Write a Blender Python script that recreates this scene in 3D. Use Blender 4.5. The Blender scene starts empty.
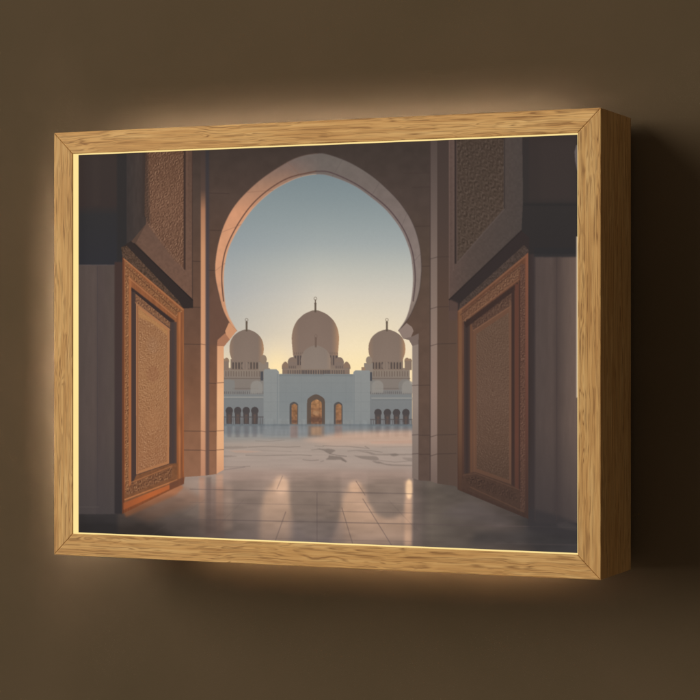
import bpy, bmesh, math
import numpy as np

# ------------------------------------------------------------------ dimensions (metres)
H, W, D = 0.300, 0.4042, 0.0676          # light box: height, width, depth of the oak sides
RW = 0.0154                              # width of the oak rails seen from the front
REC = 0.0075                             # how far the print sits behind the front edge
GAP = 0.010                              # box stands off the wall by this much
ZC = 1.50                                # height of the box centre on the wall
YF = -(D + GAP)                          # front of the rails; the wall is y = 0
TH = math.radians(23.79)
FPX, HY = 2136.4, 343.07                 # focal length in 700 px pixels, horizon row
CAM = (0.6035, YF - 1.3054, ZC + 0.0005)

scene = bpy.context.scene
col = scene.collection

def link(name, me, mats, parent=None):
    o = bpy.data.objects.new(name, me)
    col.objects.link(o)
    for m in (mats if isinstance(mats, (list, tuple)) else [mats]):
        me.materials.append(m)
    if parent: o.parent = parent
    return o

def box_bm(bm, x0, x1, y0, y1, z0, z1):
    v = [bm.verts.new(p) for p in ((x0,y0,z0),(x1,y0,z0),(x1,y1,z0),(x0,y1,z0),
                                   (x0,y0,z1),(x1,y0,z1),(x1,y1,z1),(x0,y1,z1))]
    for f in ((0,3,2,1),(4,5,6,7),(0,1,5,4),(1,2,6,5),(2,3,7,6),(3,0,4,7)):
        bm.faces.new([v[i] for i in f])

def bm_mesh(bm, name):
    bmesh.ops.recalc_face_normals(bm, faces=bm.faces)
    me = bpy.data.meshes.new(name); bm.to_mesh(me); bm.free()
    return me

# ------------------------------------------------------------------ materials
def new_mat(name):
    m = bpy.data.materials.new(name); m.use_nodes = True
    nt = m.node_tree
    for n in list(nt.nodes): nt.nodes.remove(n)
    out = nt.nodes.new('ShaderNodeOutputMaterial')
    return m, nt, out

def N(nt, t, **kw):
    n = nt.nodes.new(t)
    for k, v in kw.items():
        if hasattr(n, k): setattr(n, k, v)
    return n

def math_node(nt, op, a, b=None, clamp=False):
    n = nt.nodes.new('ShaderNodeMath'); n.operation = op; n.use_clamp = clamp
    for i, s in enumerate((a, b)):
        if s is None: continue
        if isinstance(s, (int, float)): n.inputs[i].default_value = s
        else: nt.links.new(s, n.inputs[i])
    return n.outputs[0]

def noise_node(nt, vec, scale, detail=3, rough=0.55):
    mp = nt.nodes.new('ShaderNodeMapping'); mp.inputs['Scale'].default_value = scale
    nt.links.new(vec, mp.inputs['Vector'])
    n = nt.nodes.new('ShaderNodeTexNoise')
    n.inputs['Scale'].default_value = 1.0
    n.inputs['Detail'].default_value = detail
    n.inputs['Roughness'].default_value = rough
    nt.links.new(mp.outputs[0], n.inputs['Vector'])
    return n.outputs['Fac']

def ramp(nt, fac, stops):
    r = nt.nodes.new('ShaderNodeValToRGB')
    el = r.color_ramp.elements
    while len(el) > 1: el.remove(el[-1])
    el[0].position, el[0].color = stops[0][0], (*stops[0][1], 1)
    for p, c in stops[1:]:
        e = el.new(p); e.color = (*c, 1)
    nt.links.new(fac, r.inputs['Fac'])
    return r.outputs['Color']

def make_oak():
    m, nt, out = new_mat('oak')
    L = nt.links.new
    tc = N(nt, 'ShaderNodeTexCoord'); oi = N(nt, 'ShaderNodeObjectInfo')
    off = N(nt, 'ShaderNodeVectorMath', operation='SCALE')
    off.inputs[0].default_value = (7.3, 3.1, 5.7)
    L(oi.outputs['Random'], off.inputs['Scale'])
    add = N(nt, 'ShaderNodeVectorMath', operation='ADD')
    L(tc.outputs['Object'], add.inputs[0]); L(off.outputs[0], add.inputs[1])
    # lazy wander of the fibres across the rail
    w1 = noise_node(nt, add.outputs[0], (13, 25, 30), 2)
    w2 = noise_node(nt, add.outputs[0], (70, 60, 90), 2)
    wob = math_node(nt, 'ADD', math_node(nt, 'MULTIPLY', math_node(nt, 'SUBTRACT', w1, .5), 0.0075),
                    math_node(nt, 'MULTIPLY', math_node(nt, 'SUBTRACT', w2, .5), 0.0007))
    cx = N(nt, 'ShaderNodeCombineXYZ'); L(wob, cx.inputs['Z']); L(wob, cx.inputs['Y'])
    v = N(nt, 'ShaderNodeVectorMath', operation='ADD')
    L(add.outputs[0], v.inputs[0]); L(cx.outputs[0], v.inputs[1])
    V = v.outputs[0]
    grain = noise_node(nt, V, (15, 430, 430), 3, .5)      # growth rings cut lengthwise
    fine = noise_node(nt, V, (60, 1500, 1500), 2, .6)     # fibres
    pore = noise_node(nt, V, (24, 1200, 1200), 1, .5)      # dark dashes of open pores
    ring = noise_node(nt, V, (2.2, 230, 230), 1, .3)        # annual rings: thin dark lines along the rail
    fr = math_node(nt, 'FRACT', math_node(nt, 'MULTIPLY', ring, 15.0))
    dl = math_node(nt, 'ABSOLUTE', math_node(nt, 'SUBTRACT', fr, .5))
    rl = N(nt, 'ShaderNodeMapRange'); rl.inputs['From Min'].default_value = .30; rl.inputs['From Max'].default_value = .02
    nt.links.new(dl, rl.inputs['Value'])
    brk = noise_node(nt, V, (26, 620, 620), 2, .5)
    bm_ = N(nt, 'ShaderNodeMapRange'); bm_.inputs['From Min'].default_value = .38; bm_.inputs['From Max'].default_value = .60
    nt.links.new(brk, bm_.inputs['Value'])
    rings = math_node(nt, 'MULTIPLY', rl.outputs[0], bm_.outputs[0])
    broad = noise_node(nt, add.outputs[0], (9, 60, 60), 2)
    mix = math_node(nt, 'ADD', math_node(nt, 'MULTIPLY', grain, .62), math_node(nt, 'MULTIPLY', fine, .22))
    mix = math_node(nt, 'ADD', mix, math_node(nt, 'MULTIPLY', broad, .22))
    c = ramp(nt, mix, [(.34, (.56, .30, .105)), (.48, (.70, .405, .152)), (.58, (.77, .475, .190)), (.70, (.84, .555, .245))])
    pf = N(nt, 'ShaderNodeMapRange'); pf.inputs['From Min'].default_value = .57; pf.inputs['From Max'].default_value = .68
    L(pore, pf.inputs['Value'])
    mx = N(nt, 'ShaderNodeMix', data_type='RGBA')
    L(math_node(nt, 'MAXIMUM', math_node(nt, 'MULTIPLY', pf.outputs[0], .62), math_node(nt, 'MULTIPLY', rings, .85)), mx.inputs['Factor'])
    L(c, mx.inputs['A']); mx.inputs['B'].default_value = (.27, .125, .042, 1)
    bs = N(nt, 'ShaderNodeBsdfPrincipled')
    hs = N(nt, 'ShaderNodeHueSaturation')
    vr = N(nt, 'ShaderNodeMapRange'); vr.inputs['To Min'].default_value = .90; vr.inputs['To Max'].default_value = 1.06
    L(oi.outputs['Random'], vr.inputs['Value']); L(vr.outputs[0], hs.inputs['Value'])
    L(mx.outputs['Result'], hs.inputs['Color']); L(hs.outputs[0], bs.inputs['Base Color'])
    bs.inputs['Roughness'].default_value = .62
    bs.inputs['Specular IOR Level'].default_value = .25
    bp = N(nt, 'ShaderNodeBump'); bp.inputs['Strength'].default_value = .22; bp.inputs['Distance'].default_value = .0006
    L(math_node(nt, 'SUBTRACT', mix, math_node(nt, 'MULTIPLY', pf.outputs[0], .45)), bp.inputs['Height'])
    L(bp.outputs[0], bs.inputs['Normal'])
    L(bs.outputs[0], out.inputs['Surface'])
    return m

def make_wall():
    m, nt, out = new_mat('brown_wall_paint')
    L = nt.links.new
    tc = N(nt, 'ShaderNodeTexCoord')
    a = noise_node(nt, tc.outputs['Object'], (9, 9, 9), 4, .6)
    b = noise_node(nt, tc.outputs['Object'], (900, 900, 900), 3, .6)
    c = ramp(nt, a, [(.3, (.095, .068, .0385)), (.7, (.107, .075, .044))])
    bs = N(nt, 'ShaderNodeBsdfPrincipled')
    L(c, bs.inputs['Base Color']); bs.inputs['Roughness'].default_value = .85
    bs.inputs['Specular IOR Level'].default_value = .15
    bp = N(nt, 'ShaderNodeBump'); bp.inputs['Strength'].default_value = .12; bp.inputs['Distance'].default_value = .0006
    L(b, bp.inputs['Height']); L(bp.outputs[0], bs.inputs['Normal'])
    L(bs.outputs[0], out.inputs['Surface'])
    return m

def make_glow(name, colour, strength):
    m, nt, out = new_mat(name)
    tc = N(nt, 'ShaderNodeTexCoord')
    f = noise_node(nt, tc.outputs['Object'], (40, 40, 40), 1)
    st = math_node(nt, 'MULTIPLY', math_node(nt, 'ADD', math_node(nt, 'MULTIPLY', f, .12), .94), strength)
    e = N(nt, 'ShaderNodeEmission'); e.inputs['Color'].default_value = (*colour, 1)
    nt.links.new(st, e.inputs['Strength'])
    nt.links.new(e.outputs[0], out.inputs['Surface'])
    return m

def make_plain(name, c, rough=.6):
    m, nt, out = new_mat(name)
    tc = N(nt, 'ShaderNodeTexCoord')
    f = noise_node(nt, tc.outputs['Object'], (60, 60, 60), 3)
    cc = ramp(nt, f, [(.3, tuple(x*.85 for x in c)), (.7, tuple(x*1.15 for x in c))])
    bs = N(nt, 'ShaderNodeBsdfPrincipled'); bs.inputs['Roughness'].default_value = rough
    nt.links.new(cc, bs.inputs['Base Color']); nt.links.new(bs.outputs[0], out.inputs['Surface'])
    return m

def make_print():
    m, nt, out = new_mat('backlit_print')
    at = N(nt, 'ShaderNodeAttribute', attribute_name='print_colour')
    bs = N(nt, 'ShaderNodeBsdfPrincipled')
    bs.inputs['Base Color'].default_value = (.002, .002, .002, 1)
    bs.inputs['Roughness'].default_value = .45
    bs.inputs['Specular IOR Level'].default_value = .02
    nt.links.new(at.outputs['Color'], bs.inputs['Emission Color'])
    bs.inputs['Emission Strength'].default_value = 1.0
    nt.links.new(bs.outputs[0], out.inputs['Surface'])
    m.cycles.emission_sampling = 'NONE'
    return m

OAK, WALL = make_oak(), make_wall()
GLOW = make_glow('lit_diffuser_edge', (1.0, .765, .315), 1.02)
PRINT = make_print()
BACK = make_plain('backing_board', (.10, .075, .05))

# ------------------------------------------------------------------ the picture on the print
# A flat backlit print of a mosque courtyard seen through a horseshoe arch.  It is painted here
# into one colour attribute.  Outlines were measured off the photograph, so each point of the
# print is first looked up in the photograph's measured coordinates (plane-to-plane rectification).
NX, NZ, SS = 960, 690, 2
PX0, PX1 = -(W/2-RW), (W/2-RW)
PZ0, PZ1 = -(H/2-RW), (H/2-RW)

def measured(x, z):
    dx, dy, dz = x-CAM[0], (YF+REC)-CAM[1], z+ZC-CAM[2]
    s, c = math.sin(TH), math.cos(TH)
    X = dx*c+dy*s; Z = -dx*s+dy*c
    return 350+FPX*X/Z, HY-FPX*dz/Z

def paint_print():
    w, h = NX*SS, NZ*SS
    gx, gz = np.meshgrid(PX0+(np.arange(w)+.5)/w*(PX1-PX0), PZ1-(np.arange(h)+.5)/h*(PZ1-PZ0))
    X, Y = measured(gx, gz)
    X = X.astype(np.float32); Y = Y.astype(np.float32)
    img = np.zeros((h, w, 3), np.float32)
    gain = [1.0]

    def rng_hash(ix, iy, seed):
        n = (ix.astype(np.int64)*374761393 + iy.astype(np.int64)*668265263 + seed*974711) & 0x7fffffff
        n = ((n ^ (n >> 13))*1274126177) & 0x7fffffff
        return ((n ^ (n >> 16)) & 0xffff).astype(np.float32)/65535.

    def vnoise(x, y, seed=0):
        x0 = np.floor(x); y0 = np.floor(y); fx = x-x0; fy = y-y0
        fx = fx*fx*(3-2*fx); fy = fy*fy*(3-2*fy)
        a, b = rng_hash(x0, y0, seed), rng_hash(x0+1, y0, seed)
        c, d = rng_hash(x0, y0+1, seed), rng_hash(x0+1, y0+1, seed)
        return (a*(1-fx)+b*fx)*(1-fy)+(c*(1-fx)+d*fx)*fy

    def win(x0, y0, x1, y1, pad=3):
        # pixel window of the raster covering a measured-coordinate box
        m = (X > x0-pad) & (X < x1+pad) & (Y > y0-pad) & (Y < y1+pad)
        r = np.flatnonzero(m.any(1)); c = np.flatnonzero(m.any(0))
        if len(r) == 0 or len(c) == 0: return None
        return slice(r[0], r[-1]+1), slice(c[0], c[-1]+1)

    def blur(a, px):
        k = int(round(px*SS*1.4))
        if k < 1: return a
        for ax in (0, 1):
            for _ in range(2):
                p = np.pad(a, [(k+1, k) if i == ax else (0, 0) for i in range(2)], mode='edge')
                cs = np.cumsum(p.astype(np.float64), axis=ax)
                n = a.shape[ax]
                hi = np.take(cs, np.arange(2*k+1, 2*k+1+n), axis=ax)
                lo = np.take(cs, np.arange(0, n), axis=ax)
                a = ((hi-lo)/(2*k+1)).astype(np.float32)
        return a

    def inside(pts, x, y):
        m = np.zeros(x.shape, bool)
        n = len(pts)
        for i in range(n):
            (ax, ay), (bx, by) = pts[i], pts[(i+1) % n]
            if ay == by: continue
            cond = (ay > y) != (by > y)
            xi = (bx-ax)*(y-ay)/(by-ay)+ax
            m ^= cond & (x < xi)
        return m

    def put(sl, m, c):
        if callable(c): c = c(X[sl], Y[sl])
        c = np.asarray(c, np.float32)*gain[0]
        m = m[..., None]
        img[sl] = img[sl]*(1-m)+c*m

    def poly(pts, c, a=1.0, soft=0, clip=None):
        xs = [p[0] for p in pts]; ys = [p[1] for p in pts]
        sl = win(min(xs), min(ys), max(xs), max(ys), 3+3*soft)
        if sl is None: return
        m = inside(pts, X[sl], Y[sl]).astype(np.float32)
        if soft: m = blur(m, soft)
        m = m*(a(X[sl], Y[sl]) if callable(a) else a)
        if clip is not None: m = m*clip[sl]
        put(sl, m, c)

    def rect(x0, y0, x1, y1, c, a=1.0, soft=0, clip=None):
        poly([(x0, y0), (x1, y0), (x1, y1), (x0, y1)], c, a, soft, clip)

    def line(pts, wd, c, a=1.0, clip=None):
        xs = [p[0] for p in pts]; ys = [p[1] for p in pts]
        sl = win(min(xs), min(ys), max(xs), max(ys), 3+wd)
        if sl is None: return
        x, y = X[sl], Y[sl]
        d = np.full(x.shape, 1e9, np.float32)
        for (ax, ay), (bx, by) in zip(pts[:-1], pts[1:]):
            L2 = (bx-ax)**2+(by-ay)**2+1e-9
            t = np.clip(((x-ax)*(bx-ax)+(y-ay)*(by-ay))/L2, 0, 1)
            d = np.minimum(d, np.hypot(x-ax-t*(bx-ax), y-ay-t*(by-ay)))
        m = np.clip((wd/2-d)/.5+.5, 0, 1)*a
        if clip is not None: m = m*clip[sl]
        put(sl, m.astype(np.float32), c)

    def ell(cx, cy, rx, ry, c, a=1.0, soft=0, clip=None):
        t = np.linspace(0, 2*math.pi, 40)[:-1]
        poly([(cx+rx*math.cos(q), cy+ry*math.sin(q)) for q in t], c, a, soft, clip)

    def spline(P, n=8):
        P = [np.array(p, float) for p in P]
        Q = [2*P[0]-P[1]]+P+[2*P[-1]-P[-2]]
        o = []
        for i in range(1, len(Q)-2):
            for k in range(n):
                t = k/n
                o.append(tuple(.5*((2*Q[i])+(-Q[i-1]+Q[i+1])*t+(2*Q[i-1]-5*Q[i]+4*Q[i+1]-Q[i+2])*t*t
                               + (-Q[i-1]+3*Q[i]-3*Q[i+1]+Q[i+2])*t**3)))
        o.append(tuple(P[-1]))
        return o

    def grad(stops, axis='y'):
        ps = np.array([s[0] for s in stops], np.float32); cs = np.array([s[1] for s in stops], np.float32)
        def f(x, y):
            q = y if axis == 'y' else x
            return np.stack([np.interp(q, ps, cs[:, i]) for i in range(3)], -1).astype(np.float32)
        return f

    def mott(c, amp, sx, sy, seed=1, oct=2):
        # colour c (tuple or function) with mottled stone or carved relief
        def f(x, y):
            b = c(x, y) if callable(c) else np.broadcast_to(np.asarray(c, np.float32), x.shape+(3,))
            n = 0; am = 1.; tot = 0
            for k in range(oct):
                n = n+am*(vnoise(x*sx*2**k, y*sy*2**k, seed+k)-.5); tot += am; am *= .6
            return b*(1+amp*2*n/tot)[..., None]
        return f

    def carved(c, hi, lo, f=1.0, seed=1, skew=0.0, sym=None, am=1.0):
        # arabesque: tangled scroll ridges, light on one flank and dark on the other
        def g(x, y):
            b0x, b0y = x, y
            yy = y+skew*x
            if sym: x = np.abs(x-sym)+40
            b = c(b0x, b0y) if callable(c) else np.broadcast_to(np.asarray(c, np.float32), x.shape+(3,))
            cs = 9.0/f                                        # one scroll per jittered cell
            def hgt(px, py):
                u, v = px/cs, py/cs*.85
                u0, v0 = np.floor(u), np.floor(v)
                best = np.full(u.shape, 9., np.float32); hh = np.zeros(u.shape, np.float32)
                for di in (-1, 0, 1):
                    for dj in (-1, 0, 1):
                        ci, cj = u0+di, v0+dj
                        du = u-(ci+.2+.6*rng_hash(ci, cj, seed)); dv = v-(cj+.2+.6*rng_hash(ci, cj, seed+1))
                        dd = np.hypot(du, dv)
                        sg = np.where(rng_hash(ci, cj, seed+2) > .5, 1., -1.)
                        val = np.sin(dd*11+sg*np.arctan2(dv, du)+6.28*rng_hash(ci, cj, seed+3))
                        k = dd < best
                        hh = np.where(k, val, hh); best = np.where(k, dd, best)
                return hh*np.clip(1.1-best*.5, .2, 1)
            s = hgt(x, yy)-hgt(x+.6, yy+.6)
            s = np.clip(s*.7, -1, 1)*(.15+.65*vnoise(x*.25, yy*.25, seed+5))+(vnoise(x*1.1, yy*1.0, seed+7)-.5)*.5
            s = s*am
            sp = np.clip(s, 0, 1)[..., None]; sn = np.clip(-s, 0, 1)[..., None]
            return b*(1-sp-sn)+np.asarray(hi, np.float32)*sp+np.asarray(lo, np.float32)*sn
        return g

    # ---------------- sky
    SK = grad([(170, (119, 132, 136)), (200, (133, 144, 146)), (222, (146, 155, 155)), (244, (161, 167, 165)), (270, (188, 187, 177)), (294, (209, 201, 186)),
               (320, (225, 211, 188)), (348, (239, 219, 189)), (372, (247, 222, 180)), (430, (247, 215, 165))])
    def sky(x, y):
        b = SK(x, y)
        lf = np.clip((318-x)/85, 0, 1)*np.clip((y-200)/90, 0, 1)*np.clip((378-y)/45, 0, 1)
        b = b*(1-lf[..., None]*np.array((.155, .125, .075), np.float32))
        g = np.exp(-(((x-362)/42)**2+((y-365)/42)**2))
        b = b+g[..., None]*np.array((7, 7, -3), np.float32)
        g2 = np.exp(-(((x-277)/14)**2+((y-368)/22)**2))
        return b+g2[..., None]*np.array((14, 10, -4), np.float32)
    rect(200, 150, 430, 432, sky)

    # ---------------- mosque
    gain[0] = np.array((.865, .85, .845), np.float32)
    def dome(cx, top, wy, hw, bot, hb, c):
        q = wy-top
        R = [(0, top-.7), (hw*.05, top+.2), (hw*.18, top+q*.035), (hw*.46, top+q*.15), (hw*.68, top+q*.315), (hw*.81, top+q*.46),
             (hw*.93, top+q*.69), (hw, wy), (hw*.99, wy+(bot-wy)*.45), (hb, bot)]
        r = spline(R, 6)
        poly([(cx+a, b) for a, b in r]+[(cx-a, b) for a, b in r[::-1]], c)
    def domecol(cx, hw, base, lit, top):
        def f(x, y):
            t = (x-cx)/hw
            k = np.clip((t-.62)/.38, 0, 1)**1.7
            k2 = np.clip((-t-.7)/.3, 0, 1)*.28
            b = np.asarray(base, np.float32)*(1+.05*np.clip((y-top)/40, 0, 1)-.02*np.abs(t))[..., None]
            k = (k*.9+k2)[..., None]
            return b*(1-k)+np.asarray(lit, np.float32)*k
        return f
    def finial(cx, y0, y1, c=(112, 98, 84)):
        line([(cx, y0+3), (cx, y1+1)], 1.1, c, .9)
        line([(cx, y1-6), (cx, y1+1)], 2.0, c, .8)
        ell(cx, y1-7, 1.2, 1.1, c, .8)
        t = np.linspace(.0, 2*math.pi, 14)
        line([(cx+1.4*math.cos(q), y0+1.6+1.5*math.sin(q)) for q in t], .7, c, .55)
    def slits(x0, x1, y0, y1, n, c, wd, a=.8):
        for i in range(n):
            q = x0+(x1-x0)*(i+.5)/n
            poly([(q-wd/2, y1), (q-wd/2, y0+wd*.5), (q, y0), (q+wd/2, y0+wd*.5), (q+wd/2, y1)], c, a)

    stone = (148, 130, 117)
    def side_tower(cx, hw, mirror):
        s = mirror
        # terrace and tiers under the dome
        rect(cx-25, 384, cx+25, 426, grad([(384, (150, 142, 134)), (396, (143, 147, 147)), (426, (139, 143, 145))]))
        rect(cx-23, 368, cx+23, 390, grad([(368, (160, 145, 130)), (390, (148, 138, 130))]))
        slits(cx-22, cx+22, 371, 376.5, 17, (128, 112, 102), 1.1, .8)
        line([(cx-23, 369), (cx+23, 369)], 1, (170, 150, 132), .8)
        line([(cx-23, 378.5), (cx+23, 378.5)], 1, (122, 108, 100), .7)
        rect(cx-13, 379, cx+13, 389, (150, 140, 131)); rect(cx-25, 380, cx-12, 393, (146, 146, 142), .8, .4)
        line([(cx-14, 388.5), (cx+14, 388.5)], .9, (120, 110, 104), .6)
        for d in (-1, 1): ell(cx+d*18, 386, 6.5, 7, (150, 148, 143), .7, .5)
        rect(cx-16, 359, cx+16, 370, (150, 132, 118))
        slits(cx-15, cx+15, 362, 369, 10, (92, 82, 78), 1.7, .85)
        for k, r in ((-20*s, 2.6), (-23*s, 2.0)):
            q = cx+k
            ell(q, 361, r, r*1.25, (168, 142, 118), 1)
            rect(q-r*.9, 361, q+r*.9, 370, (154, 134, 118))
        dome(cx, 329.3, 346, hw, 361.5, hw*.84, domecol(cx, hw, stone, (208, 160, 118), 329))
        finial(cx, 318.3, 329.5)
        ell(cx-1, 366, 4.2, 4, (160, 142, 128), .8, .3)
        # balustrade and the low arcade
        rect(cx-25, 391, cx+25, 394.2, (150, 148, 144))
        slits(cx-25, cx+25, 391.2, 394, 26, (108, 104, 104), .9, .75)
    side_tower(246.6, 17.0, 1)
    side_tower(386.9, 18.3, -1)
    for q, b in ((229.3, 424), (237.7, 424), (246.2, 424), (254.8, 424), (378, 426), (387.4, 426), (396.5, 426), (405.9, 426)):
        y0 = b-14.5
        rect(q-4.1, b-16, q+4.1, b, (140, 143, 144), .6, .4)
        ell(q, y0+1.2, 3.7, 3.9, (88, 82, 82)); poly([(q-3, y0+3), (q+3, y0+3), (q+2.6, b), (q-2.6, b)], (92, 85, 84))
        rect(q-1.2, y0+5, q+1.4, b-.5, (128, 104, 92), .55, .3)
    for x0, x1, b in ((223, 263.5, 424.5), (370, 413, 427)):
        line([(x0, b-7.5), (x1, b-7.5)], 1, (96, 90, 90), .75)
        slits(x0, x1, b-7, b, 18, (96, 90, 90), .8, .55)
    for x0, x1, yy in ((223, 263, 397.2), (372, 413, 398.2)): line([(x0, yy), (x1, yy)], 1.5, (172, 172, 166), .75); line([(x0, yy+1.6), (x1, yy+1.6)], .8, (124, 128, 128), .5)
    for cx, cy, rr in ((256.5, 386.5, 6.0), (377.6, 386.0, 5.8), (408, 386.5, 6.0)): poly([(cx-rr, cy+7), (cx-rr, cy)]+[(cx+rr*math.cos(t_), cy-rr*math.sin(t_)) for t_ in np.linspace(math.pi, 0, 12)]+[(cx+rr, cy+7)], (168, 164, 156), .8, .4)
    rect(364, 363, 373, 373, (160, 148, 136)); ell(369, 360.5, 3.1, 4.2, (164, 148, 132)); rect(361.5, 367, 365, 371, (176, 146, 120)); rect(258.5, 362, 268.5, 371, (160, 146, 132)); ell(263.5, 359.5, 3.3, 4.6, (164, 144, 124))
    rect(260.4, 371.5, 263.3, 380.5, (92, 92, 96)); rect(369.6, 372, 372, 381, (92, 92, 96))

    # main dome
    rect(283, 364, 349, 375, (152, 134, 120))
    for q, r in ((285.3, 3.6), (346.6, 3.8)):
        poly(spline([(q-r, 369), (q-r*.9, 365), (q, 361.5), (q+r*.9, 365), (q+r, 369)], 4), (160, 134, 114))
        rect(q-r*.85, 367.5, q+r*.85, 375, (150, 130, 116))
    rect(293.5, 351, 338, 366, (146, 128, 116))
    slits(294, 302, 355, 365, 3, (92, 82, 80), 1.5, .8); slits(329, 338, 355, 365, 3, (92, 82, 80), 1.5, .8)
    for q in (292.4, 339.2):
        ell(q, 362.3, 4.7, 5.2, (150, 130, 116)); rect(q-4.4, 362, q+4.4, 369, (148, 130, 118))
        slits(q-4, q+4, 365.5, 368.5, 4, (108, 96, 90), .9, .7)
    dome(315.4, 310, 336, 23.6, 355.5, 22.3, domecol(315.4, 23.6, (146, 126, 113), (214, 166, 124), 310))
    slits(293.5, 338, 352, 354.5, 22, (120, 104, 95), 1.0, .5)
    finial(315.4, 297, 310.5)
    line([(284, 369.2), (348, 369.2)], 1, (160, 142, 126), .8)
    slits(287, 345, 369.8, 374.5, 25, (104, 95, 92), 1.1, .75)
    dome(315.8, 345.3, 359.5, 15, 369, 14.6, domecol(315.8, 15, (157, 142, 130), (176, 152, 132), 345))
    finial(315.8, 334.5, 345.5, (128, 108, 96))
    slits(302, 330, 369.8, 374.5, 11, (92, 86, 86), 1.3, .6)

    # white front
    fr = mott(grad([(370, (152, 157, 156)), (400, (147, 154, 155)), (426, (153, 159, 159))]), .008, .2, .2, 3)
    rect(278, 374, 354, 426, fr)
    fl = mott(grad([(370, (161, 165, 163)), (426, (154, 160, 160))]), .008, .2, .2, 4)
    poly([(263.6, 425.5), (263.6, 370.6), (265, 369.3), (276.5, 369.3), (278.8, 371.5), (279.2, 376), (279.2, 425.5)], fl)
    poly([(369.8, 427), (369.8, 371), (368.5, 370.2), (355.5, 370.2), (353.5, 372), (352.8, 376), (352.8, 427)], fl)
    line([(277.4, 374), (277.4, 425)], .7, (126, 136, 140), .6); line([(354, 375), (354, 426)], .7, (126, 136, 140), .6)
    for yy in (383, 392.5, 402, 411.5): line([(264, yy), (370, yy)], .6, (120, 128, 130), .14)
    for xx in (271, 286, 301.5, 331, 346, 361): line([(xx, 376), (xx, 425)], .6, (120, 128, 130), .12)
    poly([(279.4, 374.5), (353, 374.5), (353, 376.3), (279.4, 376.3)], (122, 130, 132), .35, .4)
    poly([(279.2, 420), (353, 420), (353, 425.5), (279.2, 425.5)], (170, 172, 168), .25, 1.5)
    def portal(cx, hw, top, b, c1, c2, iw):
        def sh(w_, t_): return [(cx-w_, b)]+spline([(cx-w_, t_+w_*1.0), (cx-w_*.86, t_+w_*.45), (cx, t_), (cx+w_*.86, t_+w_*.45), (cx+w_, t_+w_*1.0)], 5)+[(cx+w_, b)]
        poly(sh(hw, top), c1); 
        off = .5
        poly([(x+off, y) for x, y in sh(iw, top+(hw-iw)*1.4)], mott(c2, .22, .5, .45, 8))
    portal(316, 9.0, 394.3, 426, (110, 96, 86), grad([(398, (190, 142, 98)), (414, (172, 124, 88)), (418, (140, 102, 80)), (426, (150, 108, 82))]), 5.3)
    line([(309, 409), (322, 409)], .7, (130, 95, 75), .7); line([(312.8, 400), (312.8, 424)], .6, (135, 98, 76), .6); line([(319.2, 400), (319.2, 424)], .6, (135, 98, 76), .6)
    rect(309.5, 418, 322.5, 422, (112, 84, 72), .5, .4)
    ell(316, 413, 3.5, 2.2, (206, 165, 125), .5, .5)
    for cx in (293.9, 338.2):
        portal(cx, 4.3, 401.8, 426, (100, 96, 95), grad([(404, (172, 126, 88)), (426, (150, 110, 84))]), 2.9)
        rect(cx-2, 420, cx+3, 423, (110, 84, 74), .6, .3)

    # ---------------- floor, far to near
    gain[0] = 1.0
    base = grad([(424, (112, 117, 119)), (431, (130, 131, 132)), (437, (143, 139, 134)), (445, (158, 145, 134)), (462, (158, 142, 132)),
                 (472, (160, 140, 128)), (484, (150, 129, 116)), (505, (138, 119, 107)), (530, (120, 104, 96)), (556, (98, 85, 81))])
    rect(60, 424.5, 590, 570, base)
    rect(223, 424, 413, 426, (100, 106, 110), .6, .4)
    # reflected front in wet marble
    rect(263, 425, 370, 437, (130, 133, 134), .65, 2.2)
    rect(223, 425, 263, 434, (108, 112, 115), .6, 1.0); rect(370, 427, 413, 433, (112, 112, 114), .6, 1.0)
    rect(308, 425.5, 324.5, 437, (124, 108, 98), .85, .9); rect(311, 427, 321.5, 435, (172, 134, 104), .7, 1)
    for cx in (293.9, 338.2): rect(cx-3.6, 425.5, cx+3.8, 438, (138, 114, 106), .7, .9)
    for q in (229.3, 237.7, 246.2, 254.8, 378, 387.4, 396.5, 405.9): rect(q-2, 426, q+2, 437, (104, 100, 102), .45, .8)
    for q in (225.6, 233.6, 242, 250.6, 259, 374, 382.6, 392, 401.2): rect(q-1, 426, q+1, 437, (150, 150, 148), .4, .6)
    # warm sun wash to the right of the court
    poly([(345, 432), (413, 430), (413, 446), (330, 446), (300, 440)], (204, 165, 140), .75, 2.5)
    poly([(225, 443), (300, 439), (413, 441), (413, 470), (225, 470)], (176, 156, 143), .5, 3)
    # grey inlay drifting across the court floor
    vein = (116, 103, 95)
    def R2(*p): return [(315+a/7, 420+b/7) for a, b in p]
    def L2(*p): return [(220+a/7, 420+b/7) for a, b in p]
    for p, a in ((R2((12, 198), (60, 203), (100, 202), (142, 212), (128, 224), (104, 238), (82, 228), (58, 214), (30, 206)), .72),
                 (R2((96, 248), (150, 254), (186, 260), (226, 293), (196, 288), (176, 278), (120, 280), (76, 276), (92, 264)), .78),
                 (R2((268, 248), (330, 252), (424, 254), (446, 276), (420, 284), (356, 276), (318, 268)), .62),
                 (R2((396, 288), (452, 292), (492, 306), (560, 312), (684, 316), (684, 322), (540, 320), (470, 308), (430, 302)), .66),
                 (R2((524, 240), (560, 234), (588, 244), (556, 254), (534, 250)), .66),
                 (R2((606, 264), (650, 262), (684, 268), (684, 292), (650, 284), (626, 276)), .40),
                 (R2((280, 212), (340, 220), (384, 224), (432, 238), (520, 236), (684, 238), (684, 244), (430, 246), (370, 232)), .55),
                 (L2((30, 186), (130, 184), (200, 190), (160, 200), (40, 204)), .40),
                 (L2((28, 246), (70, 248), (124, 254), (60, 260), (28, 260)), .45)):
        poly(spline(p+[p[0]], 4), vein, a*.88, .35, None)
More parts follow.
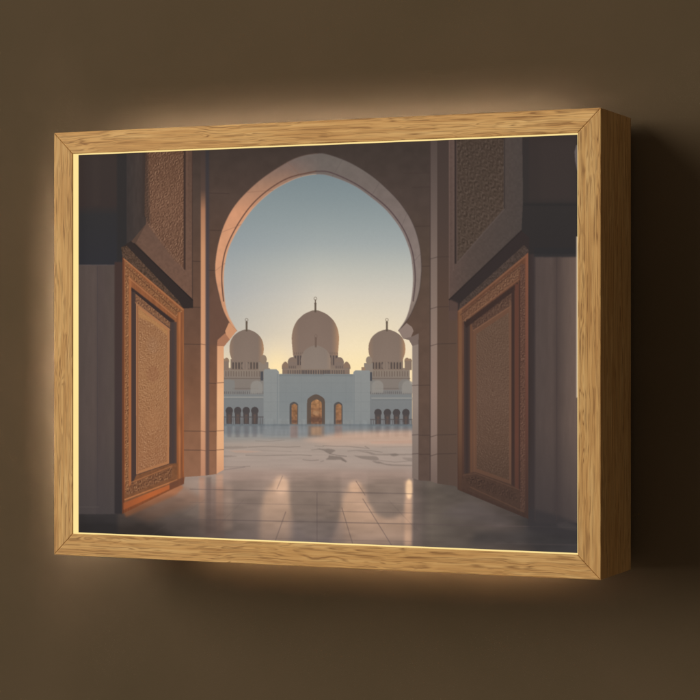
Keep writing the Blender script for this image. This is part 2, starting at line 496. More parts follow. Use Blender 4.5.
    for p, wd, a in ((R2((56, 180), (150, 184), (230, 184), (300, 192), (380, 200), (350, 184)), .8, .5), (R2((104, 236), (160, 248), (220, 254)), .9, .6),
                     (R2((186, 270), (214, 294)), .8, .6), (R2((40, 292), (60, 286)), .8, .5), (R2((440, 280), (560, 296), (660, 286)), .7, .4),
                     (R2((230, 218), (290, 212), (390, 214), (470, 226)), .7, .4), (R2((0, 182), (60, 186)), .8, .4), (R2((470, 190), (684, 186)), .7, .2),
                     (L2((200, 190), (320, 184), (470, 190), (560, 186)), .9, .45), (L2((180, 246), (330, 248), (560, 244), (640, 250)), .8, .5),
                     (L2((580, 278), (640, 284), (690, 280)), .9, .45), (L2((30, 328), (120, 328), (210, 324)), .8, .42), (L2((250, 146), (350, 150), (450, 140)), .8, .3),
                     (L2((290, 216), (500, 220)), .7, .25), (L2((640, 210), (700, 204)), .8, .4)):
        line(p, wd, vein, a)
    for p in (L2((60, 214), (160, 212), (300, 222), (180, 232), (110, 228)), R2((380, 150), (684, 140), (684, 165), (400, 166))): poly(p, (196, 154, 132), .4, .5)
    line([(223, 470), (245, 467)], .8, (112, 100, 98), .5)
    # mirrored sky and domes on the near tiles
    warm = (206, 166, 136)
    poly([(223, 470), (413, 470), (413, 482), (223, 482)], (170, 142, 128), .5, 4)
    poly([(280, 477), (287, 480), (292, 500), (293, 540), (258, 548), (262, 500), (270, 486)], warm, lambda x, y: np.interp(y, [478, 505, 545], [.70, .60, .26]), 4.2)
    ell(281, 485, 7, 9, (230, 188, 156), .55, 2.5)
    poly([(342, 498), (352, 482), (362, 485), (368, 500), (378, 516), (395, 519), (404, 512), (408, 545), (330, 548), (338, 520)], warm, lambda x, y: np.interp(y, [480, 516, 545], [.74, .74, .36]), 4.2)
    ell(355, 487, 6, 6, (226, 182, 148), .55, 2)
    rect(404.5, 481, 412, 546, (214, 170, 138), .66, 1.8)
    ell(409, 489, 3.5, 10, (250, 208, 164), .8, 1.2)
    poly([(291, 462), (340, 462), (341, 505), (337, 525), (328, 536), (317, 540), (305, 536), (296, 524), (290, 505)], (126, 109, 98), lambda x, y: .84*np.clip((y-468)/26, 0, 1), 2.4)
    poly([(367, 462), (406, 462), (405, 500), (399, 512), (387, 518), (375, 512), (368, 500)], (132, 114, 102), lambda x, y: .82*np.clip((y-468)/26, 0, 1), 2.2)
    poly([(229, 462), (264, 462), (262, 505), (247, 516), (232, 505)], (128, 110, 100), lambda x, y: .62*np.clip((y-468)/30, 0, 1), 2.8)
    rect(290, 520, 345, 560, (104, 95, 95), .35, 5)
    rect(205, 484, 225, 552, (126, 100, 90), .5, 3)
    rect(223, 486, 232, 530, (168, 138, 120), .45, 2.5)
    rect(206, 477, 211, 540, (96, 80, 74), lambda x, y: .45*np.clip((545-y)/60, 0, 1), 1.2)
    rect(199, 477, 205, 540, (186, 132, 104), lambda x, y: .5*np.clip((540-y)/60, 0, 1), 1.4); rect(216, 474, 223, 535, (206, 152, 120), lambda x, y: .52*np.clip((535-y)/58, 0, 1), 1.4)
    # left and right foreground falls into the shade of the gateway
    poly([(60, 500), (125, 500), (205, 560), (60, 570)], (66, 57, 54), .6, 9)
    poly([(60, 528), (140, 528), (230, 552), (230, 570), (60, 570)], (68, 58, 54), .6, 5)
    poly([(60, 505), (118, 510), (118, 560), (60, 560)], (56, 54, 58), .6, 3)
    poly([(413, 470), (470, 478), (540, 515), (600, 520), (600, 580), (413, 580)], grad([(412, (108, 94, 87)), (419, (102, 89, 82)), (424, (94, 83, 76)), (432, (99, 88, 79)), (450, (90, 80, 73)), (500, (79, 69, 64)), (540, (60, 54, 52)), (580, (57, 53, 53))], 'x'), .96, .9)
    poly([(520, 515), (600, 515), (600, 570), (540, 570)], (54, 52, 54), .5, 5)
    poly([(470, 500), (516, 522), (500, 528), (440, 514)], (96, 86, 84), .45, 4)
    poly([(475, 532), (560, 530), (540, 545), (470, 545)], (64, 60, 60), .5, 4)
    poly([(122, 509), (124, 503), (180, 484), (184, 487), (176, 495), (126, 517)], (172, 104, 66), .8, 1.6)
    poly([(122, 513), (184, 487), (205, 500), (150, 522)], (140, 98, 76), .45, 4)
    sl = win(60, 480, 300, 570)
    img[sl] *= (1-.36*np.clip((252-X[sl])/72, 0, 1)*np.clip((Y[sl]-492)/34, 0, 1))[..., None]
    sl = win(215, 424, 420, 486)
    img[sl] *= (1+.045*(vnoise(X[sl]*.05, Y[sl]*.6, 95)-.5)+.08*(vnoise(X[sl]*.5, Y[sl]*.12, 96)-.5)*np.clip((440-Y[sl])/8, 0, 1))[..., None]
    # tile joints
    ln = (92, 78, 76)
    def fl(v, x): return v+(x-317)*.021
    for v, a, x0, x1 in ((491.8, .50, 190, 413), (501.5, .20, 330, 560), (511, .34, 330, 575), (505, .22, 190, 330), (522, .55, 165, 575), (539.5, .22, 120, 576)):
        line([(x0, fl(v, x0)), (x1, fl(v, x1))], .9, ln, a)
    vp = (317, 425)
    for k in (-1.5, -.98, -.36, 0, .30, .62, .95):
        y0 = {0: 493, .30: 508, .62: 499, -.36: 512}.get(k, 500)
        line([(vp[0]+k*(y0-vp[1]), y0), (vp[0]+k*125, 550)], .9, ln, .48 if -.5 < k < .7 else .14)
    line([(356, 481), (365, 495)], .8, ln, .45); line([(282.5, 476), (277, 489)], .8, ln, .4)
    # cloudy veining of polished marble
    sl = win(60, 470, 590, 570)
    nz = vnoise(X[sl]*.035, Y[sl]*.11, 5)*.6+vnoise(X[sl]*.10, Y[sl]*.28, 6)*.4-.5
    mk = np.clip((Y[sl]-470)/10, 0, 1)
    img[sl] *= (1+.20*nz*mk)[..., None]

    # ---------------- gateway wall with the horseshoe arch
    outL = [(317.5, 153.3), (298.3, 157), (280, 166.3), (257.1, 182.3), (236.6, 202.9), (225.1, 222.3), (218.3, 242.9), (215.1, 263.4), (215.5, 278), (218.3, 292.5), (222.9, 309.7), (229.7, 323.4), (236.8, 330.8)]
    inL = [(316, 174.2), (303, 176.2), (291.4, 180.3), (273.1, 190.3), (254.9, 206.3), (241.1, 224.6), (229.9, 245.1), (224.9, 263.4), (223.6, 280), (224.7, 300.6), (228.5, 315.5), (236.8, 330.8)]
    outR = [(317.5, 153.3), (330, 155.0), (350.6, 162.9), (371.1, 175.4), (387.1, 189.1), (400.9, 204), (412.3, 222.3), (419.1, 242.9), (421.4, 263.4), (421, 277), (419.3, 290.9), (415.7, 302.9), (408.9, 317.7), (398.5, 330.8)]
    inR = [(316, 174.2), (330, 175.8), (352.9, 184.8), (371.1, 197.1), (387.1, 210.9), (400.9, 229.1), (408.9, 247.4), (412.3, 263.4), (413.2, 281.7), (411.3, 300.6), (406.6, 317.7), (398.5, 330.8)]
    def both(a, b):
        c = spline(a[::-1][:-1]+[a[0]]+b[1:])
        k = (len(a)-1)*8
        return c[:k+1][::-1], c[k:]
    SOL, SOR = both(outL, outR); SIL, SIR = both(inL, inR)
    hole = SIL[::-1]+SIR+[(403, 338.4), (409, 340), (412.3, 346), (412.3, 600), (223.7, 600), (223.7, 346.5), (229.7, 339.4)]
    H_ = inside(hole, X, Y)
    flo = [(60, 513), (122, 513), (183.6, 484), (185, 477), (205, 475.6), (210, 475), (216, 474), (223.7, 469.8), (412.3, 478), (418.7, 480.3), (430.5, 481.2), (437.4, 483.6), (455, 486), (460, 489.6), (527, 518.5), (535, 521.5), (600, 523), (600, 620), (60, 620)]
    F_ = inside(flo, X, Y)
    M_ = (~H_ & ~F_).astype(np.float32)
    full = (slice(0, h), slice(0, w))
    wallc = grad([(150, (64, 53, 48)), (200, (80, 64, 56)), (260, (92, 69, 57)), (330, (104, 75, 60)), (390, (121, 84, 63)), (430, (136, 95, 71)), (480, (142, 100, 76))])
    wallr = grad([(150, (64, 54, 49)), (200, (76, 63, 57)), (260, (86, 70, 60)), (330, (94, 74, 63)), (400, (95, 75, 64)), (480, (90, 73, 65))])
    def wallf(x, y):
        k = np.clip((x-300)/40, 0, 1)[..., None]
        return wallc(x, y)*(1-k)+wallr(x, y)*k
    put(full, M_, mott(wallf, .05, .12, .12, 21))
    W_ = M_
    # ashlar joints
    jl = (60, 46, 42)
    for y0, x0, x1 in ((193, 208, 229), (230, 206, 224), (270, 206, 216), (261, 190, 201), (307, 184, 209), (344, 184, 209), (383, 206, 217), (431, 184, 224), (450, 184, 224)):
        line([(x0, y0), (x1, y0+.6)], .8, jl, .55, W_)
    for y0, x0, x1 in ((173, 404, 430), (187, 412, 430), (226, 414, 430), (266, 420, 430), (257, 437, 449), (307, 431, 456), (344, 431, 456), (385, 419, 437), (435, 412, 456), (454, 412, 456)):
        line([(x0, y0+.4), (x1, y0)], .8, (64, 51, 47), .55, W_)
    # arch reveal
    bandL = grad([(154, (108, 97, 92)), (165, (122, 101, 92)), (185, (160, 122, 100)), (212, (206, 147, 112)), (260, (214, 154, 116)), (300, (206, 148, 112)), (331, (210, 152, 114))])
    bandR = grad([(154, (106, 97, 91)), (200, (116, 103, 97)), (227, (126, 112, 106)), (260, (132, 117, 110)), (300, (138, 122, 112)), (331, (118, 100, 90))])
    def band(x, y):
        k = np.clip((x-288)/34, 0, 1)[..., None]
        return bandL(x, y)*(1-k)+bandR(x, y)*k
    poly(SOL+SIL[::-1], mott(band, .035, .2, .2, 31)); poly(SOR+SIR[::-1], mott(band, .035, .2, .2, 32))
    line(SOL, 1.0, (84, 66, 58), .55); line(SOR, 1.0, (74, 63, 59), .55)
    gl = spline([(316, 171.2), (291, 177), (272, 187.2), (253.8, 202.6), (239.3, 221.9), (227.6, 244.5), (222.8, 263), (221.8, 281), (223.6, 301)])
    gr = spline([(316, 171.2), (330, 172.3), (353.5, 182.6), (372.4, 195.2), (388.8, 209.2), (402.8, 228), (410.9, 246.8), (414.3, 263.4), (415.2, 281.7), (413.2, 301)])
    line(gl, 1.3, (96, 68, 58), .85); line(gr, 1.3, (82, 66, 66), .8)
    line(SIL, 1.0, (200, 158, 130), .5); line(SIR, 1.0, (128, 112, 108), .5)
    for i in (9, 24, 40, 56):
        line([SOL[i+4], SIL[i]], .7, (128, 92, 76), .35); line([SOR[i+4], SIR[i]], .7, (88, 78, 75), .3)
    # shade under the spring of the left arch, springing blocks
    poly([(216, 284), (222, 309.7), (229.7, 323.4), (226, 328), (224, 345), (209, 345), (208, 300)], (104, 76, 64), .6, 1.6, W_)
    poly([(229, 322.5), (236.8, 330.8), (229.8, 339.6), (226, 335), (225.2, 331)], (204, 146, 108))
    poly([(217.5, 340), (225.2, 333.2), (229.8, 339.6), (223.8, 346.8), (217, 346.8)], (168, 116, 88))
    poly([(216.8, 346), (223.8, 346), (223.7, 469.8), (216.2, 474)], grad([(340, (214, 156, 116)), (400, (234, 179, 132)), (450, (226, 170, 126)), (474, (210, 152, 114))]))
    line([(217, 346), (216.2, 474)], .8, (120, 86, 70), .6)
    for yy in (383, 431, 450): line([(216.4, yy), (223.8, yy-.5)], .8, (110, 78, 64), .65)
    poly([(398.5, 330.8), (406.6, 323), (412, 327), (413.5, 331), (411, 337), (403, 338.6)], (142, 123, 113))
    poly([(403, 338.6), (411, 337), (418.7, 333.4), (418.7, 346), (412.3, 346), (409, 340)], (120, 103, 95))
    poly([(412.3, 346), (418.7, 344), (418.7, 480.3), (412.3, 478)], grad([(340, (140, 124, 114)), (400, (147, 131, 121)), (478, (122, 106, 97))]))
    line([(418.7, 340), (418.7, 480)], .8, (80, 64, 58), .6)
    for yy in (385.5, 435, 454): line([(412.3, yy), (418.7, yy-.4)], .8, (84, 70, 66), .65)
    # half columns either side of the arch
    rect(200.8, 130, 206.2, 476, grad([(150, (66, 54, 50)), (190, (84, 66, 58)), (210, (168, 118, 88)), (250, (198, 142, 104)), (300, (204, 148, 110)), (400, (216, 160, 120)), (476, (186, 132, 102))]), 1, .5, W_)
    rect(205.4, 130, 209.3, 476, grad([(150, (54, 50, 52)), (250, (74, 64, 66)), (330, (84, 72, 72)), (476, (104, 78, 68))]), .95, .6, W_)
    for yy in (344, 431, 450): line([(200.8, yy), (206, yy+.8)], .8, (110, 78, 64), .7)
    rect(430.3, 120, 437.4, 484, grad([(130, (78, 66, 61)), (190, (96, 82, 76)), (260, (120, 103, 94)), (340, (140, 119, 107)), (392, (146, 122, 110)), (440, (136, 115, 104)), (484, (112, 94, 86))]), 1, .5, W_)
    line([(430.2, 140), (430.2, 482)], 1.0, (66, 53, 50), .7, W_)
    rect(437.4, 130, 449, 487, grad([(130, (66, 55, 51)), (230, (76, 62, 56)), (300, (86, 67, 57)), (400, (93, 73, 61)), (487, (85, 69, 61))]), 1, .3, W_)
    rect(449, 300, 457, 488, grad([(300, (88, 68, 58)), (400, (94, 74, 62)), (487, (86, 69, 61))]), 1, .3, W_)
    for yy in (257, 307, 344, 435, 454): line([(430.5, yy+2), (437, yy), (456, yy-.6)], .8, (66, 53, 49), .55, W_)

    # ---------------- left reveal: upper carved block, door, outer pier
    rect(60, 140, 127, 270, grad([(150, (57, 48, 45)), (205, (56, 47, 45)), (215, (48, 46, 47)), (265, (46, 45, 49))]))
    rect(117, 140, 127.5, 262, (46, 43, 43), .85, 1)
    rect(92, 150, 100, 205, (62, 52, 48), .4, 2)
    poly([(126.5, 140), (147.5, 140), (147.5, 222), (130, 243), (126.5, 243)], mott(grad([(126, (58, 51, 49)), (138, (66, 56, 52)), (147, (62, 52, 48))], 'x'), .06, .5, .1, 40))
    poly([(146, 140), (192.6, 140), (192.6, 301), (184, 294), (136, 243), (146, 224)], mott(grad([(150, (88, 66, 55)), (240, (104, 78, 65)), (300, (112, 82, 67))]), .06, .5, .5, 41))
    line([(192.4, 140), (192.4, 300)], .9, (62, 48, 44), .7)
    poly([(145.5, 150), (183.6, 150), (183.6, 269), (175, 261), (148.5, 226), (144.5, 214)], carved(grad([(150, (96, 68, 52)), (200, (112, 80, 62)), (268, (106, 76, 60))]), (162, 124, 98), (64, 42, 32), 1.8, 50, .5))
    poly([(142, 150), (148, 150), (150, 226), (143, 215)], (60, 48, 43), .6, 1.6)
    line([(184.6, 150), (184.6, 269)], 2.0, (56, 42, 38), .85); line([(187, 150), (187, 285)], 1.2, (110, 82, 68), .5)
    line([(148.5, 224), (184, 270)], 1.2, (122, 92, 76), .5)
    poly([(121.5, 247), (131, 241), (193, 299.5), (193, 308), (184, 308.6)], (50, 41, 39))
    poly([(121, 247), (127, 246), (178, 300), (184, 309), (122.6, 256.8)], mott((82, 62, 50), .35, .9, .9, 44))
    line([(134, 243.5), (192.4, 300)], 1.3, (42, 35, 34), .9)
    rect(60, 265, 117, 514, mott(grad([(78, (80, 69, 65)), (94, (86, 73, 68)), (99, (79, 67, 64)), (117, (85, 73, 67))], 'x'), .03, .3, .05, 45), 1, .4)
    poly([(60, 420), (117, 420), (117, 514), (60, 514)], (62, 58, 60), lambda x, y: .55*np.clip((y-430)/85, 0, 1))
    line([(97.5, 266), (97.5, 506)], .8, (68, 60, 61), .6); line([(60, 265), (116, 265)], 1.2, (100, 88, 86), .35)
    line([(60, 507), (99, 507)], 1.0, (92, 82, 78), .35)
    rect(114.5, 262, 122.5, 514, grad([(262, (66, 50, 46)), (400, (64, 52, 51)), (514, (50, 45, 46))]), 1, .6)
    # carved door, left leaf
    DL = [(122.4, 256.8), (183.8, 308.8), (183.8, 483.6), (122.2, 514)]
    mk = np.zeros((h, w), np.float32); mk[inside(DL, X, Y)] = 1
    org = grad([(256, (132, 80, 52)), (350, (146, 91, 57)), (470, (146, 86, 52)), (514, (116, 66, 42))])
    poly(DL, mott(org, .10, .9, .06, 60))
    rect(122, 250, 124.2, 515, (92, 54, 38), .8, .3, mk)
    rect(125.0, 262, 128.8, 505, carved((134, 90, 60), (190, 140, 98), (80, 50, 36), 2.1, 61), 1, .2, mk)
    rect(129, 275, 131.3, 500, (160, 100, 62), 1, .3, mk)
    poly([(131.3, 288), (173.5, 321), (173.5, 470), (131.3, 487)], (66, 52, 50), 1, .3)
    poly([(124.5, 262), (182, 311.5), (176.5, 316), (129.8, 277)], carved((132, 88, 58), (178, 128, 88), (80, 50, 36), 1.9, 62))
    line([(124, 259), (183, 309.8)], 1.3, (168, 112, 74), .75); line([(129, 278), (176, 317.5)], 1.3, (170, 114, 76), .7)
    line([(126, 266.5), (178, 312.5)], .8, (92, 58, 42), .7)
    poly([(131.3, 287), (175, 321), (173, 324), (131.3, 291)], (54, 42, 40), .9, .3)
    poly([(133.5, 292), (170.5, 322.5), (170, 328), (136, 302)], carved((124, 86, 62), (168, 122, 88), (72, 48, 40), 1.6, 63))
    line([(134.8, 302), (170.4, 330)], 1.4, (178, 122, 82), .75)
    poly([(136.2, 303.8), (169.6, 329), (169.2, 463.5), (136.4, 474.5)], (168, 114, 76))
    poly([(138.3, 308), (167.4, 330.5), (167, 461.5), (138.4, 471)], carved(grad([(306, (146, 102, 70)), (385, (158, 112, 76)), (470, (150, 102, 70))]), (196, 152, 114), (112, 72, 48), 2.3, 64, .42, 152.8, .75))
    poly([(138.3, 308), (167.4, 330.5), (167.3, 336), (160, 329), (150, 322), (138.3, 317)], (184, 132, 82), .6, 1.2)
    ell(152.8, 374, 6, 8, (134, 86, 62), .30, 1.5); ell(152.8, 345, 6, 9, (150, 112, 86), .25, 2); ell(152.8, 420, 7, 12, (168, 118, 80), .28, 2)
    line([(137.6, 306), (137.6, 473)], .8, (110, 70, 50), .7); line([(136.5, 304), (136.5, 474)], .7, (196, 138, 94), .6)
    rect(131.6, 292, 135.6, 482, (70, 54, 50), .9, .4, mk); rect(170.2, 322, 176.8, 472, grad([(170, (76, 59, 53)), (173, (70, 58, 56)), (177, (86, 64, 54))], 'x'), 1, .4, mk)
    rect(177.4, 312, 182.2, 486, mott(grad([(177, (124, 74, 46)), (179.5, (166, 104, 64)), (182, (122, 74, 50))], 'x'), .08, .6, .05, 65), 1, .2, mk)
    poly([(131.5, 486), (136.4, 475), (169.2, 464), (177.5, 463), (177.5, 484), (124.5, 503), (124.5, 494)], mott((120, 78, 52), .1, .5, .5, 66), 1, .2, mk)
    poly([(126.5, 491), (131, 484), (172, 467), (172, 477.5), (127, 495)], carved((118, 78, 54), (178, 130, 92), (66, 42, 34), 1.7, 67), 1, 0, mk)
    line([(131, 482.5), (172, 466)], 1.1, (166, 108, 70), .7)
    line([(125, 499.6), (177, 480)], 1.4, (192, 122, 76), .75)
    poly([(123.5, 503), (169.5, 484.5), (169.5, 489), (123.5, 510)], grad([(123, (150, 82, 48)), (150, (186, 98, 52)), (170, (176, 96, 54))], 'x'), .9, .4)
    poly([(169.5, 483), (184, 477), (184, 484), (169.5, 490)], (104, 66, 50), .8, .4)

    # ---------------- right reveal
    rect(521, 120, 600, 263, grad([(140, (56, 48, 46)), (198, (56, 49, 47)), (205, (50, 46, 45)), (255, (48, 44, 44)), (263, (52, 47, 46))]))
    rect(519, 130, 529, 252, (50, 46, 45), .6, 1.2); rect(540, 140, 574, 200, (62, 53, 50), .35, 4)
    poly([(521, 203), (577, 203), (577, 206), (521, 206)], (42, 40, 40), .5, .8)
    poly([(448.8, 120), (522, 120), (523, 200), (521.5, 231), (449.5, 299.5)], mott(grad([(449, (92, 74, 67)), (470, (82, 69, 63)), (522, (74, 65, 61))], 'x'), .05, .5, .5, 70))
    line([(449.2, 130), (449.2, 299)], 1.0, (110, 88, 80), .45)
    poly([(457, 120), (503.5, 120), (503.5, 209), (485, 230), (457.5, 262)], carved(grad([(140, (71, 58, 50)), (262, (79, 65, 56))]), (104, 88, 78), (46, 37, 32), 1.25, 71, -.4, None, .85))
    line([(455.5, 130), (455.5, 263)], 1.8, (50, 41, 39), .85); line([(453.2, 130), (453.2, 270)], 1.3, (106, 86, 78), .4)
    line([(504.5, 130), (504.5, 208)], 1.2, (56, 48, 46), .7); line([(457.5, 262.5), (504, 209.5)], 1.2, (96, 82, 76), .5)
    poly([(449.2, 300), (521.5, 231), (529, 237), (529, 252.5), (458.5, 311), (449.2, 311)], (52, 44, 43))
    poly([(460, 303), (524, 245), (528.6, 250), (528.6, 253), (458.6, 311)], mott((72, 59, 53), .22, .8, .8, 72))
    poly([(449, 299), (458, 303), (458, 320), (449, 320)], (88, 69, 62), .9, .8)
    line([(449.4, 299.6), (521.3, 231)], 1.4, (46, 39, 38), .9)
    rect(528, 254, 600, 523, mott(grad([(528, (56, 46, 44)), (534, (60, 51, 50)), (536, (80, 68, 64)), (552, (84, 71, 66)), (557, (76, 64, 60)), (566, (94, 79, 72)), (577, (106, 88, 79))], 'x'), .03, .3, .05, 73), 1, .4)
    rect(534, 248, 600, 257, (46, 44, 45), .9, .6)
    poly([(528, 420), (600, 420), (600, 525), (528, 525)], (58, 53, 54), lambda x, y: .6*np.clip((y-425)/90, 0, 1))
    poly([(528, 508), (556, 515), (577, 523), (577, 540), (528, 530)], (56, 52, 53), .8, 2)
    poly([(556, 524), (566, 522), (577, 526), (577, 531), (560, 528)], (84, 75, 72), .3, 1.0)
    line([(535, 257), (535, 520)], .9, (66, 57, 56), .6); line([(556.5, 258), (556.5, 520)], 1.0, (68, 58, 57), .5)
    gain[0] = .88
    DR = [(457.6, 311), (528.4, 252.4), (528.4, 519), (457.6, 489.5)]
    mk = np.zeros((h, w), np.float32); mk[inside(DR, X, Y)] = 1
    poly(DR, mott(grad([(252, (112, 74, 56)), (350, (112, 78, 62)), (440, (100, 70, 58)), (519, (76, 56, 49))]), .08, .9, .06, 80))
    rect(458.2, 300, 461.8, 492, grad([(300, (134, 92, 66)), (400, (132, 94, 70)), (492, (92, 66, 54))]), 1, .3, mk)
    rect(464.0, 312, 470.2, 480, grad([(464, (80, 62, 56)), (467, (68, 55, 53)), (470, (84, 64, 56))], 'x'), 1, .4, mk)
    rect(470.2, 320, 475, 480, grad([(470, (122, 84, 62)), (473, (112, 80, 64)), (475, (134, 94, 70))], 'x'), 1, .3, mk)
    poly([(470.4, 322), (514, 286), (511, 307), (474, 331)], carved((98, 72, 60), (132, 102, 84), (66, 48, 43), 1.6, 81), 1, 0, mk)
    poly([(461, 313.5), (522, 263), (518, 278), (465, 322)], carved((122, 86, 66), (158, 118, 92), (82, 56, 46), 1.9, 82), 1, 0, mk)
    line([(459, 311.5), (527, 255)], 1.5, (150, 104, 78), .7); line([(463, 321), (518.5, 279.5)], 1.2, (148, 104, 78), .6)
    line([(460.5, 315), (523, 264)], .8, (84, 58, 48), .7)
    poly([(464, 322.5), (518, 282), (518, 288), (466, 328)], (62, 47, 44), .85, .5)
    poly([(474.4, 329.5), (511, 305.4), (511.2, 484.5), (474.8, 472)], (118, 84, 66))
    line([(473.5, 330.5), (511, 306)], 1.2, (146, 104, 80), .6)
    poly([(476.4, 334), (508.8, 312.5), (509, 480), (476.8, 468.5)], carved(grad([(312, (112, 86, 70)), (400, (113, 86, 71)), (480, (98, 74, 60))]), (140, 112, 94), (84, 62, 51), 2.2, 83, -.36, 492.7, .6))
    rect(509.3, 300, 511.2, 487, (124, 90, 72), .7, .3, mk); rect(511.4, 290, 514.6, 490, (70, 52, 48), 1, .3, mk)
    rect(514.8, 284, 518.6, 496, (106, 68, 56), 1, .3, mk); rect(518.8, 280, 520.2, 500, (70, 50, 46), .9, .2, mk)
    rect(520.4, 264, 525.2, 512, carved((104, 74, 62), (142, 106, 88), (70, 48, 43), 2.1, 84), 1, .2, mk)
    rect(525.4, 252, 528.6, 519, grad([(252, (142, 90, 68)), (350, (124, 80, 66)), (519, (78, 56, 50))]), 1, .3, mk)
    poly([(463, 474), (474.8, 472), (511.2, 484.5), (520, 491), (520, 512), (461, 488)], mott((90, 66, 55), .08, .5, .5, 85), 1, .3, mk)
    poly([(465, 478), (476, 476.5), (516, 492), (518, 502), (470, 484.5)], carved((84, 62, 52), (118, 88, 72), (58, 42, 38), 1.7, 86), 1, 0, mk)
    line([(463.5, 475), (476, 473.5), (520, 490)], 1.0, (122, 88, 70), .55)
    line([(470, 487), (524, 512)], 1.2, (124, 88, 68), .6)
    poly([(457.6, 440), (528.4, 440), (528.4, 519), (457.6, 490)], (70, 56, 51), lambda x, y: .45*np.clip((y-440)/70, 0, 1))
    gain[0] = 1.0
    # light leaking past the print's right edge, painted into its colours
    poly([(576.2, 145), (574.6, 152), (575.2, 161), (577.2, 171), (580, 171), (580, 145)], (108, 98, 96), .9, .4)
    poly([(576.3, 236.5), (580, 236.5), (580, 396), (576.3, 398)], (206, 186, 162), .85, .4)

    # ---------------- print grain, then down to one colour per vertex
    img[...] = img*(1+(vnoise(X*1.1, Y*1.1, 90)-.5)[..., None]*.014)
    img = img.reshape(NZ, SS, NX, SS, 3).mean((1, 3))
    s = np.clip(img/255., 0, 1)
    return np.where(s <= .04045, s/12.92, ((s+.055)/1.055)**2.4).astype(np.float32)

def build_print(parent):
    lin = paint_print()                                   # rows run from top to bottom
    xs = PX0+(np.arange(NX)+.5)/NX*(PX1-PX0); zs = PZ1-(np.arange(NZ)+.5)/NZ*(PZ1-PZ0)
    xs[0], xs[-1], zs[0], zs[-1] = PX0, PX1, PZ1, PZ0
    gx, gz = np.meshgrid(xs, zs)
    co = np.stack([gx, np.full_like(gx, REC), gz], -1).reshape(-1, 3).astype(np.float32)
    i = np.arange(NX*NZ).reshape(NZ, NX)
    q = np.stack([i[:-1, :-1], i[1:, :-1], i[1:, 1:], i[:-1, 1:]], -1).reshape(-1).astype(np.int32)
    nf = len(q)//4
    me = bpy.data.meshes.new('picture_print')
    me.vertices.add(len(co)); me.vertices.foreach_set('co', co.ravel())
    me.loops.add(len(q)); me.loops.foreach_set('vertex_index', q)
    me.polygons.add(nf); me.polygons.foreach_set('loop_start', np.arange(nf, dtype=np.int32)*4)
    me.update(calc_edges=True)
    at = me.attributes.new('print_colour', 'FLOAT_COLOR', 'POINT')
    at.data.foreach_set('color', np.concatenate([lin.reshape(-1, 3), np.ones((NX*NZ, 1), np.float32)], 1).ravel())
    return link('picture_print', me, PRINT, parent)

# ------------------------------------------------------------------ the wall
bm = bmesh.new(); box_bm(bm, -3.0, 2.5, 0.0, .12, 0.0, 2.9)
wall = link('wall', bm_mesh(bm, 'wall'), WALL); wall['kind'] = 'structure'

# ------------------------------------------------------------------ the light box
lb = bpy.data.objects.new('light_box', None); col.objects.link(lb)
lb.location = (0, YF, ZC); lb.empty_display_size = .05
lb['label'] = 'glowing oak framed light box with a mosque picture, hung on the dim brown wall'
lb['category'] = 'light box'

def rail(length, rot, label=None):
    """one mitred oak side: local x along the rail, front at y=0, outer face at +z"""
    bm = bmesh.new()
    g = .00006                                             # hairline at the mitre
    segs = 48
    prof = [(0, 0, 0), (0, RW, 1), (D, RW, 1), (D, 0, 0)]  # y, z, outer?
    rows = []
    for s in range(segs+1):
        t = s/segs*2-1
        rows.append([bm.verts.new((t*(length/2-g-(0 if o else RW)), y, z-RW+H*0)) for y, z, o in prof])
    for a, b in zip(rows[:-1], rows[1:]):
        for k in range(4): bm.faces.new((a[k], a[(k+1) % 4], b[(k+1) % 4], b[k]))
    bm.faces.new(rows[0]); bm.faces.new(rows[-1][::-1])
    me = bm_mesh(bm, 'frame_rail')
    o = link('frame_rail', me, OAK, lb)
    bv = o.modifiers.new('soft_edges', 'BEVEL'); bv.width = .0005; bv.segments = 2; bv.limit_method = 'ANGLE'
    bv.angle_limit = math.radians(40)
    o.rotation_euler = (0, rot, 0)
    d = {0: (0, 0, H/2), 1: (W/2, 0, 0), 2: (0, 0, -H/2), 3: (-W/2, 0, 0)}[round(rot/(math.pi/2))]
    o.location = d
    return o
for k, ln in enumerate((W, H, W, H)): rail(ln, k*math.pi/2)

# lit diffuser edge: thin acrylic lining on the inner faces of the recess
ix, iz, t = W/2-RW, H/2-RW, .0004
for x0, x1, z0, z1 in ((-ix, ix, iz-t, iz-.00005), (-ix, ix, -iz+.00005, -iz+t), (-ix+.00005, -ix+t, -iz+t, iz-t), (ix-t, ix-.00005, -iz+t, iz-t)):
    bm = bmesh.new(); box_bm(bm, x0, x1, .0009, REC-.0001, z0, z1)
    link('light_edge', bm_mesh(bm, 'light_edge'), GLOW, lb)

build_print(lb)

# backing board let into the back, with LED strips washing the wall behind the box
RECB = .0045                                                # board face is this far inside the back edge
bm = bmesh.new(); box_bm(bm, -ix, ix, D-RECB-.004, D-RECB, -iz, iz)
link('backing_board', bm_mesh(bm, 'backing_board'), BACK, lb)
def strip(x0, x1, z0, z1, s, c=(1.0, .86, .76)):
    bm = bmesh.new(); box_bm(bm, x0, x1, D-RECB+.0002, D-RECB+.0012, z0, z1)
    link('led_strip', bm_mesh(bm, 'led_strip'), make_glow('led_strip_light', c, s), lb)
strip(-ix+.021, -ix+.029, -iz+.022, iz-.038, 2950)           # left
strip(-ix+.006, ix-.036, iz-.0185, iz-.0125, 205)             # top
strip(-ix+.050, ix-.036, -iz+.009, -iz+.015, 150, (1.0, .70, .44))            # bottom
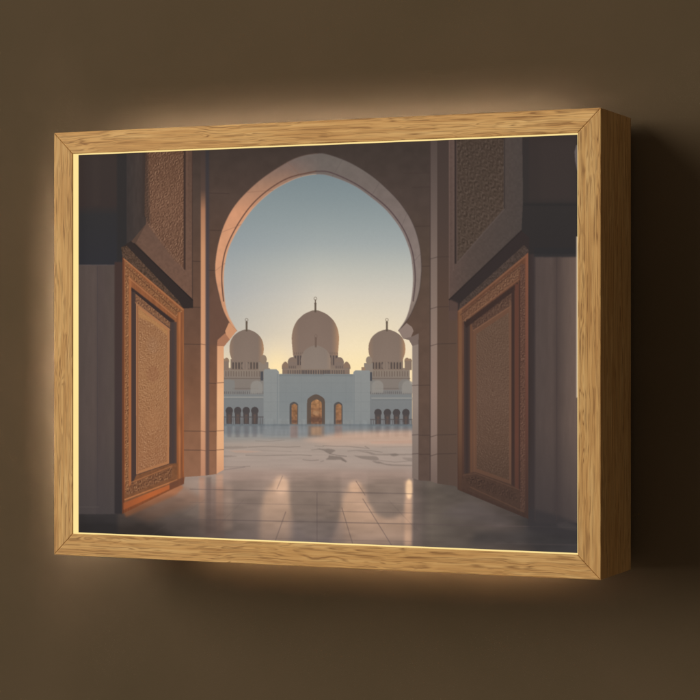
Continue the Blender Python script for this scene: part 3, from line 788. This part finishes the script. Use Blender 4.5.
# unseen baffles, added to keep each strip's light to its own side
def light_baffle(x0, x1, z0, z1, ya=D+.0075, yb=None):
    # a baffle may taper: depth ya at its left end, yb at its right end
    yb = ya if yb is None else yb
    bm = bmesh.new()
    def seg(a, b, yi):
        fa, fb = ((q-x0)/(x1-x0) for q in (a, b))
        v = [bm.verts.new(p) for p in ((a, yi, z0), (b, yi, z0), (b, ya+(yb-ya)*fb, z0), (a, ya+(yb-ya)*fa, z0),
                                       (a, yi, z1), (b, yi, z1), (b, ya+(yb-ya)*fb, z1), (a, ya+(yb-ya)*fa, z1))]
        for f in ((0,3,2,1),(4,5,6,7),(0,1,5,4),(1,2,6,5),(2,3,7,6),(3,0,4,7)): bm.faces.new([v[k] for k in f])
    seg(max(x0, -ix+.0003), x1, D-RECB+.0001)
    if x0 < -ix: seg(x0, -ix+.0002, D+.0002)               # the end that passes behind the left rail
    link('light_baffle', bm_mesh(bm, 'light_baffle'), BACK, lb)
light_baffle(-W/2+.001, -ix+.075, iz-.034, iz-.030, D+.0060, D+.0085)
light_baffle(-ix+.033, -ix+.037, -iz+.0075, iz-.0342, D+.0085)
light_baffle(-W/2+.001, -ix+.070, -iz+.0035, -iz+.0070, D+.0036, D+.0090)
light_baffle(ix-.032, ix-.028, -iz+.001, iz-.001)

# ------------------------------------------------------------------ light: one soft room lamp high on the left
def area(name, loc, target, size, energy, colr):
    l = bpy.data.lights.new(name, 'AREA'); l.shape = 'DISK'; l.size = size; l.energy = energy; l.color = colr
    o = bpy.data.objects.new(name, l); col.objects.link(o); o.location = loc
    v = [target[i]-loc[i] for i in range(3)]
    from mathutils import Vector
    o.rotation_euler = Vector(v).to_track_quat('-Z', 'Y').to_euler()
    return o
d = 8.0
area('room_lamp', (-1.15*d*.62, -1.0*d*.62, ZC+.40*d*.62), (0, 0, ZC), 6.3, 573, (1.0, .93, .80))

wd = bpy.data.worlds.new('World'); scene.world = wd; wd.use_nodes = True
bg = wd.node_tree.nodes['Background']
wt = wd.node_tree
tcw = wt.nodes.new('ShaderNodeTexCoord'); sx = wt.nodes.new('ShaderNodeSeparateXYZ')
wt.links.new(tcw.outputs['Generated'], sx.inputs[0])
cr = ramp(wt, sx.outputs['X'], [(.15, (1.0, .82, .62)), (.95, (.44, .35, .27))])     # ambient graded darker to the right, added to dim the box's side
wt.links.new(cr, bg.inputs['Color']); bg.inputs['Strength'].default_value = .195

# ------------------------------------------------------------------ camera
cd = bpy.data.cameras.new('camera'); cam = bpy.data.objects.new('camera', cd); col.objects.link(cam)
cd.sensor_width = 36; cd.lens = FPX/700*36; cd.clip_start = .01; cd.clip_end = 100
cd.shift_y = -(350-HY)/700
cam.location = CAM; cam.rotation_euler = (math.pi/2, 0, TH)
scene.camera = cam

vs = scene.view_settings
vs.view_transform = 'Standard'; vs.look = 'None'; vs.exposure = 0; vs.gamma = 1
scene.cycles.max_bounces = 8
